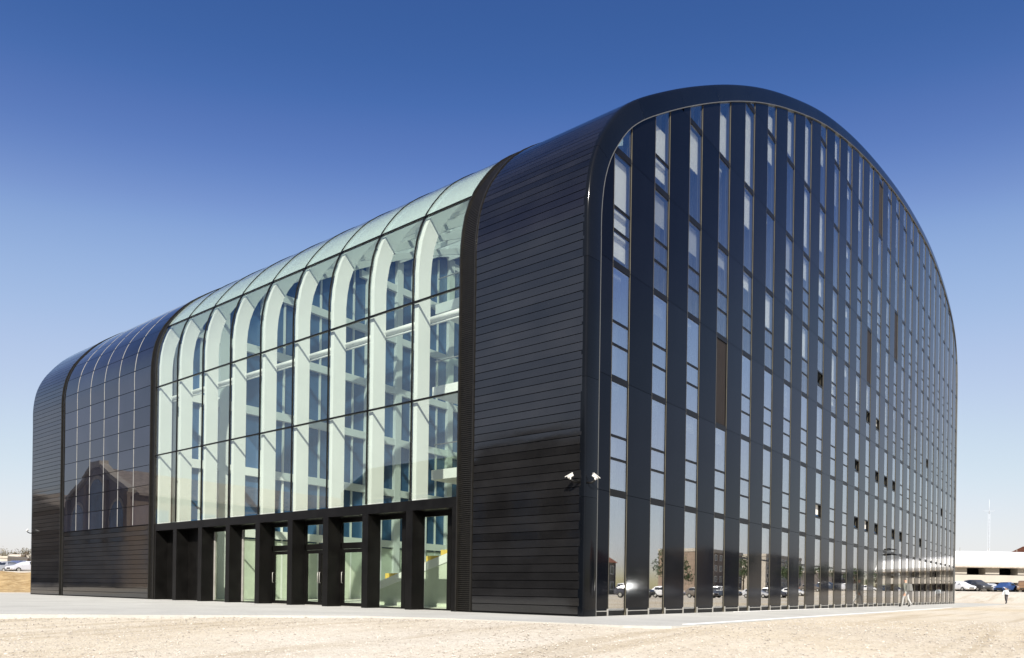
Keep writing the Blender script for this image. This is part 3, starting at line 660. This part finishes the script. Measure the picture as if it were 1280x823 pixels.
# ---------------------------------------------------------------- vehicles
def paint(name, col): return P(name, col, 0.25, 0.6, var=0.04)
def make_car(label, col, kind_='hatch', group=None):
    t = empty('parked_car'); tag(t, label, 'car', group)
    # stations along the length: x, z bottom, z belt, z roof, half width, half roof width
    if kind_ == 'suv': S_ = [(-2.2, .45, .95, .95, .78, .7), (-2.05, .35, 1.05, 1.1, .88, .75), (-1.8, .3, 1.08, 1.62, .92, .62), (-0.9, .28, 1.06, 1.72, .94, .66), (0.1, .28, 1.04, 1.70, .94, .66), (0.75, .28, 1.04, 1.42, .93, .66), (1.15, .28, 1.04, 1.06, .92, .74), (1.95, .32, .92, .94, .88, .72), (2.2, .42, .72, .74, .76, .64)]
    else: S_ = [(-2.05, .45, .82, .82, .74, .66), (-1.95, .32, .95, 1.0, .83, .68), (-1.5, .27, .95, 1.36, .86, .58), (-0.7, .25, .92, 1.47, .87, .60), (0.2, .25, .90, 1.43, .87, .60), (0.85, .25, .90, 1.12, .86, .62), (1.2, .25, .88, .90, .85, .70), (1.85, .3, .76, .78, .80, .66), (2.08, .4, .62, .64, .70, .58)]
    mb = MB(); n = 10
    for x, zb, zw, zr, hw, hr in S_:
        ring = [(-hw * .86, zb), (-hw, zb + .12), (-hw, (zb + zw) / 2), (-hw * .97, zw), (-hr, zr - .04), (-hr * .8, zr), (hr * .8, zr), (hr, zr - .04), (hw * .97, zw), (hw, (zb + zw) / 2), (hw, zb + .12), (hw * .86, zb)]
        mb.v += [(x, y, z) for y, z in ring]
    K = 12
    for i in range(len(S_) - 1):
        for j in range(K): mb.f.append((i * K + j, (i + 1) * K + j, (i + 1) * K + (j + 1) % K, i * K + (j + 1) % K)); mb.m.append(0); mb.sm.append(False)
    mb.f.append(tuple(range(K))); mb.f.append(tuple(reversed([(len(S_) - 1) * K + j for j in range(K)]))); mb.m += [0, 0]; mb.sm += [False] * 2
    mb.build('body', paint('car_paint', col), t, fix=True)
    def P3(i, j, f, out=0.012):     # point on station i..i+f of ring index j, pushed out
        a, c = Vector(mb.v[int(i) * K + j]), Vector(mb.v[min(int(i) + 1, len(S_) - 1) * K + j]); return a.lerp(c, f)
    def panel(name, quad, m_):
        q = [Vector(p) for p in quad]; nrm = (q[1] - q[0]).cross(q[3] - q[0]).normalized(); ctr = sum(q, Vector()) / 4
        if nrm.dot(ctr - Vector((0, 0, 0.8))) < 0: nrm = -nrm
        b2 = MB(); b2.quadbox([p - nrm * 0.01 for p in q] + [p + nrm * 0.012 for p in q]); b2.build(name, m_, t, fix=True)
    def lerp(a, c, f): return a.lerp(c, f)
    for side in (0, 1):
        jb, jt = (3, 4) if side == 0 else (8, 7)
        for i0, f0, i1, f1 in ((2, 0.1, 3, 0.5), (3, 0.6, 5, 0.35)):
            A, B_ = P3(i0, jb, f0), P3(i1, jb, f1); C_, D_ = P3(i1, jt, f1), P3(i0, jt, f0)
            panel('side_window', [lerp(A, D_, .1), lerp(B_, C_, .1), lerp(B_, C_, .88), lerp(A, D_, .88)], MT['carglass'])
    A, B_, C_, D_ = P3(6, 4, -0.15), P3(6, 7, -0.15), P3(4, 6, .2), P3(4, 5, .2); panel('windscreen', [A, B_, C_, D_], MT['carglass'])
    A, B_, C_, D_ = P3(1, 4, .25), P3(1, 7, .25), P3(1, 6, .9), P3(1, 5, .9); panel('rear_window', [A, B_, C_, D_], MT['carglass'])
    for sy in (-1, 1):
        b2 = MB(); b2.box(S_[-1][0] - .16, S_[-1][0] - .02, sy * .62 - .13, sy * .62 + .13, S_[-1][2] - .1, S_[-1][2] + .06); b2.build('headlight', MT['lamp'], t)
        b2 = MB(); b2.box(S_[0][0] - .0, S_[0][0] + .14, sy * .66 - .1, sy * .66 + .1, S_[0][2] - .25, S_[0][2] - .02); b2.build('tail_light', MT['redlamp'], t)
    b2 = MB(); b2.box(S_[-1][0] - .08, S_[-1][0] + .02, -.42, .42, .42, .58); b2.build('grille', MT['rubber'], t)
    wr = .34 if kind_ == 'suv' else .31
    for wx in (-1.3, 1.3):
        for sy in (-1, 1):
            hw = .90 if kind_ == 'suv' else .83
            b2 = MB(); b2.tube([(wx, sy * (hw - .2), wr), (wx, sy * (hw - .18), wr), (wx, sy * (hw + .02), wr), (wx, sy * (hw + .04), wr)], [wr * .9, wr, wr, wr * .9], 18); wh = b2.build('wheel', MT['rubber'], t)
            b2 = MB(); b2.tube([(wx, sy * (hw + .035), wr), (wx, sy * (hw + .05), wr)], [wr * .62, wr * .56], 14); b2.build('rim', MT['silver'], wh)
    return t
def put(o, p, rz): o.location = (p[0], p[1], p[2] if len(p) > 2 else gz(p[0], p[1])); o.rotation_euler = (0, 0, rz); return o
vw = math.atan2(F.y, F.x)
def gp(d, px, dz=0): p = at(d, px); return (p.x, p.y, gz(p.x, p.y) + dz)
put(make_car('dark grey off-roader parked facing the building below the white canopy', (0.05, 0.052, 0.055), 'suv'), gp(107, 1221), vw + math.pi + 0.1)
put(make_car('blue estate car parked side-on below the white canopy', (0.03, 0.06, 0.16), 'hatch'), gp(108, 1256), vw + 2.2)
put(make_car('white car parked right beside the building corner below the canopy', (0.7, 0.7, 0.7), 'hatch'), gp(106, 1200), vw + math.pi + 0.2)
put(make_car('bronze brown car parked beyond the blue estate car', (0.18, 0.11, 0.06), 'suv'), gp(108, 1280), vw + 2.5)
put(make_car('silver car parked between the white car and the dark off-roader', (0.4, 0.41, 0.42), 'hatch'), gp(118, 1238), vw + math.pi)
put(make_car('grey hatchback parked on top of the ochre earth bank', (0.20, 0.21, 0.23), 'hatch'), gp(96, 4), vw + 1.2)
put(make_car('pale silver car parked on the bank close to the building end', (0.5, 0.5, 0.53), 'hatch'), gp(92, 33), vw + 2.6)
put(make_car('slate blue van-like car parked on the bank before the shed', (0.10, 0.12, 0.2), 'suv'), gp(99, 20), vw + 3.0)
rc = [((0.45, 0.45, 0.46), 'hatch'), ((0.04, 0.04, 0.05), 'suv'), ((0.6, 0.6, 0.6), 'hatch'), ((0.13, 0.11, 0.09), 'hatch'), ((0.03, 0.04, 0.06), 'suv')]
rcn = ['light grey hatchback', 'black off-roader', 'white hatchback', 'brown grey hatchback', 'navy off-roader']
for q, (c, k_) in enumerate(rc):
    src = make_car(rcn[q] + ' parked in the open lot mirrored in the ground floor windows', c, k_, 'cars mirrored in the ground floor windows')
    for n in range(4):
        o = src if n == 0 else copy_tree(src)
        cxp = 46 + (q + 5 * n) * 9.5 + random.uniform(-1.5, 1.5); cyp = -30 + random.uniform(-1, 1); put(o, (cxp, cyp, gz(cxp, cyp)), R(90) + random.uniform(-.06, .06))

# ---------------------------------------------------------------- people
def person(p, face, label, top_col, leg_col, height, pose, bag=None):
    joints = pose; s = height / 1.74
    verts = [Vector(j[0]) * s for j in joints]; edges_ = [(j[2], i) for i, j in enumerate(joints) if j[2] is not None]
    me = bpy.data.meshes.new('person_rig'); me.from_pydata(verts, edges_, []); ob = bpy.data.objects.new('person_rig', me); COL.objects.link(ob)
    md = ob.modifiers.new('skin', 'SKIN'); 
    for i, j in enumerate(joints):
        r = j[1]; r = r if isinstance(r, tuple) else (r, r); me.skin_vertices[0].data[i].radius = (r[0] * s, r[1] * s)
    me.skin_vertices[0].data[0].use_root = True
    sb = ob.modifiers.new('sub', 'SUBSURF'); sb.levels = 2; sb.render_levels = 2
    bpy.context.view_layer.update(); dg = bpy.context.evaluated_depsgraph_get()
    m2 = bpy.data.meshes.new_from_object(ob.evaluated_get(dg)); bpy.data.objects.remove(ob)
    m2.materials.clear()
    for m_ in (MT['skin'], P('jacket', top_col, 0.85, 0.2, var=0.15, vscale=6), P('trousers', leg_col, 0.85, 0.2, var=0.12, vscale=6), MT['hair'], MT['rubber']): m2.materials.append(m_)
    J = [(v, j[3]) for v, j in zip(verts, joints)]
    for f in m2.polygons:
        c = f.center; f.use_smooth = True
        f.material_index = min(J, key=lambda a: (a[0] - c).length)[1]
    o = link('person', m2); o.location = p; o.rotation_euler = (0, 0, face); tag(o, label, 'person')
    if bag:
        mb = MB(); h = bag
        mb.quadbox([(-.34 * s, -.15 * s, 1.0 * s), (-.10 * s, -.17 * s, 1.0 * s), (-.10 * s, .17 * s, 1.0 * s), (-.34 * s, .15 * s, 1.0 * s), (-.28 * s, -.12 * s, 1.42 * s), (-.12 * s, -.14 * s, 1.44 * s), (-.12 * s, .14 * s, 1.44 * s), (-.28 * s, .12 * s, 1.42 * s)])
        mb.build('backpack', P('backpack_cloth', (0.16, 0.16, 0.15), 0.9, 0.2), o, fix=True)
    return o
# joints: (pos, radius, parent, material)  x is forward; 0 skin 1 top 2 legs 3 hair 4 shoe
def walk_pose(stride, lean, arm):
    L_ = []
    def J(p, r, par, m_): L_.append((p, r, par, m_)); return len(L_) - 1
    pel = J((0, 0, .95), (.15, .12), None, 2); wa = J((lean * .3, 0, 1.12), (.14, .105), pel, 1); ch = J((lean * .7, 0, 1.33), (.165, .12), wa, 1); nb_ = J((lean * .95, 0, 1.46), (.09, .075), ch, 1)
    nk = J((lean * 1.1, 0, 1.52), .055, nb_, 0); hd = J((lean * 1.25 + .02, 0, 1.62), (.078, .092), nk, 0); J((lean * 1.3, 0, 1.71), (.072, .085), hd, 3)
    for sd_ in (-1, 1):
        st = stride * sd_
        sh = J((lean * .85, sd_ * .19, 1.42), .062, ch, 1); el = J((lean * .75 - st * .25 + arm * .1, sd_ * .25, 1.14), .048, sh, 1); wr = J((lean * .75 - st * .3 + arm * .28, sd_ * .24, .93 + arm * .15), .034, el, 1); J((lean * .75 - st * .28 + arm * .34, sd_ * .23, .84 + arm * .17), (.03, .042), wr, 0)
        hp = J((0, sd_ * .10, .90), .092, pel, 2); kn = J((st * .35 + .05, sd_ * .105, .50), .066, hp, 2); an = J((st * .8 - .03, sd_ * .105, .10 + (.08 if st < 0 else 0)), .045, kn, 2); ft = J((st * .8 + .10, sd_ * .115, .045 + (.03 if st < 0 else 0)), (.045, .036), an, 4); J((st * .8 + .19, sd_ * .12, .035), (.04, .026), ft, 4)
    return L_
p1 = at(46.5, 1133)
person((p1.x, p1.y, 0.0), vw + 0.5, 'person walking along the window facade in a grey-green jacket and white trousers', (0.14, 0.145, 0.125), (0.36, 0.355, 0.34), 1.76, walk_pose(0.28, 0.05, 0.0), bag=True)
p2 = at(79, 1258)
person((p2.x, p2.y, gz(p2.x, p2.y)), vw + math.pi - 0.9, 'person in pale blue shirt and dark trousers walking on the sandy ground', (0.60, 0.66, 0.70), (0.06, 0.06, 0.07), 1.72, walk_pose(0.34, 0.16, 0.5))

# ---------------------------------------------------------------- background right: station canopy on a deck
d0 = 132; cpos = at(d0, 1240); ax = RT.copy(); ax = (RT * math.cos(0.06) + F * math.sin(0.06)); ay = Vector((-ax.y, ax.x, 0))
def frame_obj(name, o, xax): 
    e = empty(name, o, math.atan2(xax.y, xax.x)); return e
zg = gz(cpos.x, cpos.y)
can = frame_obj('station_canopy', (cpos.x, cpos.y, zg), ax); tag(can, 'long white roofed canopy on concrete pillars above a raised deck', 'canopy')
LX0, LX1 = -40, 45
mb = MB(); mb.prism([(0, 4.55), (12, 4.55), (12, 7.3), (9, 7.6), (3, 7.55), (0.2, 7.0), (-0.5, 5.2)], lambda u, v, w_: (w_, u, v), LX0, LX1); mb.build('roof', MT['whiteroof'], can, fix=True)
mb = MB(); mb.box(LX0, LX1, -0.62, -0.4, 4.45, 4.62); mb.build('gutter', MT['slate'], can)
mb = MB(); mb.box(LX0, LX1, 0.0, 12, 2.0, 3.15); dk = mb.build('deck', MT['tan'], can)
mb = MB(); mb.box(LX0, LX1, -0.25, 0.0, 1.85, 2.15); mb.build('deck_edge', MT['tan'], dk)
for q in range(14):
    x = LX0 + 3 + q * 6.1
    mb = MB(); mb.box(x, x + 2.6, 1.2, 3.0, 3.15, 4.55); mb.build('upper_pillar', MT['tan'], can)
    mb = MB(); mb.box(x + 0.8, x + 1.4, 2.0, 3.0, -1.0, 2.0); mb.build('deck_pillar', MT['stone'], can)
mb = MB(); mb.box(LX0, LX1, 7, 7.3, -0.8, 2.0); mb.build('rear_wall', MT['brickred'], can)
mb = MB(); mb.box(LX0, LX1, 9, 9.2, 3.15, 4.55); mb.build('upper_rear_wall', MT['dark'], can)
for q in range(16):
    x = LX0 + 2 + q * 5.3
    mb = MB(); mb.box(x, x + 0.06, -0.15, -0.09, 7.3 - .35, 8.0); mb.build('roof_rail_post', MT['silver'], can)
mb = MB(); mb.box(-17.5, -8, 12.3, 22, 0, 6.0); mb.build('rear_block', MT['render'], can)
# radio mast
mp_ = at(190, 1235); zt = gz(mp_.x, mp_.y); mast = empty('radio_mast', (mp_.x, mp_.y, zt)); tag(mast, 'thin pale lattice mast with a crossbar rising behind the white canopy', 'mast')
hM = 25.2 - zt
for q in range(3):
    a = q * 2.094; b2 = MB(); b2.tube([(0.32 * math.cos(a), 0.32 * math.sin(a), 0), (0.22 * math.cos(a), 0.22 * math.sin(a), hM - 3)], 0.03, 6); b2.build('leg', MT['mast'], mast)
b2 = MB(); k = 0
while k * 0.9 < hM - 4:
    for q in range(3):
        a, c = q * 2.094, (q + 1) * 2.094; r_ = 0.28; b2.tube([(r_ * math.cos(a), r_ * math.sin(a), k * .9), (r_ * math.cos(c), r_ * math.sin(c), k * .9 + .9)], 0.012, 4)
    k += 1
o = b2.build('lattice_bracing', MT['mast'], mast); kind(o, 'stuff')
b2 = MB(); b2.tube([(0, 0, hM - 3.2), (0, 0, hM + .6)], [0.07, 0.03], 8); b2.build('spike', MT['mast'], mast)
b2 = MB(); b2.tube([tuple(RT * -1.5 + Vector((0, 0, hM - 2.4))), tuple(RT * 1.5 + Vector((0, 0, hM - 2.4)))], 0.04, 8); b2.build('crossbar', MT['mast'], mast)
for zz in (5, 9.5, 10.5): b2 = MB(); b2.box(-.7, -.3, -.2, .2, zz, zz + .9); b2.build('antenna_box', MT['mast'], mast)

def house(name, label, cat, loc, rz, wx, wy, h, wall, roofm, roofh, nwx, nst, flat=False):
    e = empty(name, loc, rz); tag(e, label, cat)
    mb = MB(); mb.box(-wx / 2, wx / 2, -wy / 2, wy / 2, -1.5, h); mb.build('wall', wall, e)
    if flat: mb = MB(); mb.box(-wx / 2 - .15, wx / 2 + .15, -wy / 2 - .15, wy / 2 + .15, h, h + roofh); mb.build('parapet', roofm, e)
    else:
        mb = MB(); mb.prism([(-wy / 2 - .4, h), (wy / 2 + .4, h), (0, h + roofh)], lambda u, v, w_: (w_, u, v), -wx / 2 - .3, wx / 2 + .3); rf = mb.build('roof', roofm, e, fix=True)
        mb = MB(); mb.box(wx * .2, wx * .2 + .8, -.4, .4, h + roofh * .5, h + roofh + .8); mb.build('chimney', MT['brickred'], rf)
    sh = h / nst
    for side in (-1, 1):
        for i in range(nwx):
            for k in range(nst):
                x = -wx / 2 + wx * (i + .5) / nwx; z = sh * k + sh * .3; y = side * wy / 2; ww, hh = wx / nwx * .42, sh * .48
                mb = MB()
                for (a, c, zz0, zz1) in ((x - ww / 2, x + ww / 2, z - .1, z), (x - ww / 2, x + ww / 2, z + hh, z + hh + .1), (x - ww / 2 - .08, x - ww / 2, z - .1, z + hh + .1), (x + ww / 2, x + ww / 2 + .08, z - .1, z + hh + .1)): mb.box(a, c, min(y, y + side * .08), max(y, y + side * .08), zz0, zz1)
                wn = mb.build('window', MT['render'], e); mb = MB(); mb.box(x - ww / 2, x + ww / 2, min(y, y + side * .03), max(y, y + side * .03), z, z + hh); mb.build('pane', MT['carglass'], wn)
    return e
p = at(168, 1296); house('brick_house', 'small red brown building rising behind the white canopy roof', 'building', (p.x, p.y, 1.5), vw - 1.57, 6, 8, 9.6, MT['brickred'], MT['redtile'], 1.2, 3, 3)
p = at(150, 6); house('low_shed', 'low tan flat roofed shed behind the cars on the bank', 'building', (p.x, p.y, gz(p.x, p.y)), vw - 1.57, 5.0, 6, 3.6, MT['tan'], MT['stone'], 0.4, 3, 1, True)
p = at(190, 26); house('white_house', 'white house with pale roof behind the earth bank', 'house', (p.x, p.y, gz(p.x, p.y)), vw - 1.4, 4.6, 6, 4.4, MT['render'], MT['stone'], 1.6, 2, 2)
p = at(170, 22); house('red_roof_house', 'small house with red tiled roof behind the cars on the bank', 'house', (p.x, p.y, gz(p.x, p.y)), vw - 1.3, 3.6, 5, 2.9, MT['bricktan'], MT['redtile'], 1.5, 2, 1)
# trees
def tree(label, loc, h, r, cols, n, seed, group=None):
    g = random.Random(seed); e = empty('tree', loc); tag(e, label, 'tree', group)
    mb = MB(); mb.tube([(0, 0, -.3), (.1, .05, h * .3), (0, .1, h * .7)], [h * .03, h * .022, h * .008], 7)
    tips = []
    for q in range(9):
        a = q * 2.4 + g.random(); z0 = h * g.uniform(.25, .6); rr = r * g.uniform(.4, .85); tip = (rr * math.cos(a), rr * math.sin(a), z0 + h * g.uniform(.15, .4)); tips.append(tip)
        mb.tube([(0, .05, z0), (tip[0] * .5, tip[1] * .5, z0 + (tip[2] - z0) * .4), tip], [h * .012, h * .008, h * .003], 5)
    mb.build('trunk', MT['bark'], e)
    mb = MB(); cl = [(Vector(t_) + Vector((g.gauss(0, r * .1), g.gauss(0, r * .1), g.gauss(0, h * .05))), r * g.uniform(.25, .42)) for t_ in tips for _ in range(3)] + [(Vector((0, 0, h * .85)), r * .4)]
    for q in range(n):
        c, cr = g.choice(cl); d = Vector((g.gauss(0, 1), g.gauss(0, 1), g.gauss(0, 1))).normalized() * cr * g.random() ** .4; p_ = c + d; s = g.uniform(.10, .24) * (h / 8)
        a = Vector((g.gauss(0, 1), g.gauss(0, 1), g.gauss(0, 1))).normalized(); b_ = a.orthogonal().normalized()
        mb.face([p_ - a * s, p_ + b_ * s * .6, p_ + a * s, p_ - b_ * s * .6])
    o = mb.build('crown', cols, e); kind(o, 'stuff'); return e
LF = [P('brown_olive_leaf', (0.11, 0.09, 0.05), 0.8, 0.2, var=0.35, vscale=1.5), P('green_leaf', (0.06, 0.085, 0.035), 0.7, 0.3, var=0.35, vscale=1.5)]
p = at(205, 3); tree('olive brown tree behind the tan shed beyond the bank', (p.x, p.y, gz(p.x, p.y)), 8.2, 4.6, LF[0], 2600, 1)
p = at(210, 14); tree('rounded olive tree between shed and white house beyond the bank', (p.x, p.y, gz(p.x, p.y)), 7.6, 4.2, LF[0], 2400, 2)
p = at(165, 36); tree('brownish tree right beside the far end of the black building', (p.x, p.y, gz(p.x, p.y)), 6.2, 3.0, LF[0], 2000, 3)
for q in range(7):
    x = 80 + q * 34 + random.uniform(-6, 6); yy = -52 + random.uniform(-4, 4); tree('green roadside tree mirrored in the ground floor windows', (x, yy, gz(x, yy) - .1), random.uniform(6.5, 9), random.uniform(3, 4), LF[1], 1500, 20 + q, 'trees mirrored in the windows')

# ---------------------------------------------------------------- across the road: what the dark cladding mirrors
def warehouse(loc, wid, length, eave, apex, label):
    e = empty('brick_warehouse', loc); tag(e, label, 'warehouse')     # gable faces +x, ridge runs to -x
    hw = wid / 2
    outline = [(-hw, -1), (hw, -1), (hw, eave), (hw * .45, eave + (apex - eave) * .55), (hw * .12, apex), (-hw * .12, apex), (-hw * .45, eave + (apex - eave) * .55), (-hw, eave)]
    fy = lambda u, v, w_: (w_, u, v)
    mb = MB(); mb.prism(outline, fy, -0.6, 0.0); mb.build('gable_wall', MT['brickwarm'], e, fix=True)
    cop = []
    for (a, c) in zip(outline[2:-1], outline[3:]):
        mb = MB(); n = Vector((-(c[1] - a[1]), c[0] - a[0])); n = n.normalized() * -0.55
        mb.prism([a, c, (c[0] + n.x, c[1] + n.y), (a[0] + n.x, a[1] + n.y)], fy, -0.8, 0.35); mb.build('coping', MT['stone'], e, fix=True)
    mb = MB(); mb.box(-0.8, 0.5, -1.6, 1.6, apex, apex + 0.9); mb.build('gable_cap', MT['stone'], e)
    for q, yc in enumerate((-hw * .62, 0, hw * .62)):
        wv = hw * .24 if q != 1 else hw * .30; zt = eave * .78 if q != 1 else eave * 1.0
        arc = [(yc - wv, 0.5), (yc + wv, 0.5)] + [(yc + wv * math.cos(t_), zt + wv * math.sin(t_)) for t_ in np.linspace(0, math.pi, 12)]
        mb = MB(); mb.prism(arc, fy, 0.004, 0.10); wn = mb.build('arched_window', MT['stone'], e, fix=True)
        arc2 = [(yc + (u - yc) * .86, .7 + (v - .5) * .95) for u, v in arc]
        mb = MB(); mb.prism(arc2, fy, 0.104, 0.14); mb.build('pane', MT['darkglass'], wn, fix=True)
    for yc in (-hw + .5, -hw * .31, hw * .31, hw - .5):
        mb = MB(); mb.box(0.004, 0.45, yc - .5, yc + .5, -1, eave + (apex - eave) * (.5 if abs(yc) < hw * .5 else 0.02)); mb.build('pilaster', MT['bricktan'], e)
    for sd_ in (-1, 1):
        mb = MB(); mb.box(-length, -0.6, min(sd_ * hw, sd_ * (hw - .5)), max(sd_ * hw, sd_ * (hw - .5)), -1, eave); sw = mb.build('side_wall', MT['bricktan'], e)
        mb = MB(); th = 0.3
        a, c = (sd_ * (hw + .6), eave - .25), (0, apex - .25); mb.prism([a, c, (c[0], c[1] + th), (a[0], a[1] + th)], fy, -length, -0.82); mb.build('roof_slope', MT['slate'], e, fix=True)
        for q in range(int(length / 7)):
            x = -4 - q * 7; mb = MB(); y = sd_ * hw; mb.box(x - 1.3, x + 1.3, min(y, y + sd_ * .06), max(y, y + sd_ * .06), 2.5, eave - 2); mb.build('side_window', MT['darkglass'], sw)
    return e
warehouse((-30, 103, 0.0), 21, 75, 13.2, 17.6, 'brown brick warehouse with stepped gable mirrored in the solar panels')
hall = empty('brick_hall', (-30, 8, 0)); tag(hall, 'long flat topped brick hall mirrored in the lower black boards', 'hall')
mb = MB(); mb.prism([(-45, -1.2), (39.5, -1.2), (39.5, 10.0), (35.5, 12.0), (22, 12.1), (22, 12.6), (-45, 12.6)], lambda u, v, w_: (w_, u, v), -28, 0); mb.build('wall', MT['brickred'], hall, fix=True)
mb = MB(); mb.box(-0.2, 0.25, -45.2, 21.8, 12.6, 12.9); mb.build('parapet', MT['stone'], hall)
for q in range(14):
    y = -41 + q * 5.6; mb = MB(); mb.box(0.003, 0.12, y, y + 3.0, 3.0, 9.2); wn = mb.build('window', MT['stone'], hall); mb = MB(); mb.box(0.121, 0.14, y + .2, y + 2.8, 3.2, 9.0); mb.build('pane', MT['darkglass'], wn)
house('long_warehouse', 'low brick shed beside the stepped gable warehouse mirrored in the panels', 'warehouse', (-48, 128, 0), 0, 36, 26, 12.5, MT['bricktan'], MT['slate'], 3.2, 6, 2)
# apartment blocks mirrored in the ground floor windows
house('apartment_block', 'tan brick apartment block mirrored in the ground floor windows', 'building', (168, -72, 0), 0, 26, 12, 11, MT['bricktan'], MT['stone'], .8, 8, 4, True)
house('apartment_block', 'pale stone apartment block mirrored in the ground floor windows', 'building', (222, -74, 0), 0, 34, 12, 12, MT['stone'], MT['stone'], .8, 10, 5, True)
house('apartment_block', 'low brown brick block at the far side of the mirrored car park', 'building', (300, -76, 0), 0, 40, 14, 9, MT['brickred'], MT['stone'], .8, 10, 3, True)
house('apartment_block', 'red roofed brick house row mirrored beside the trees', 'building', (112, -78, 0), 0, 26, 10, 7, MT['brickred'], MT['redtile'], 3.2, 8, 2)
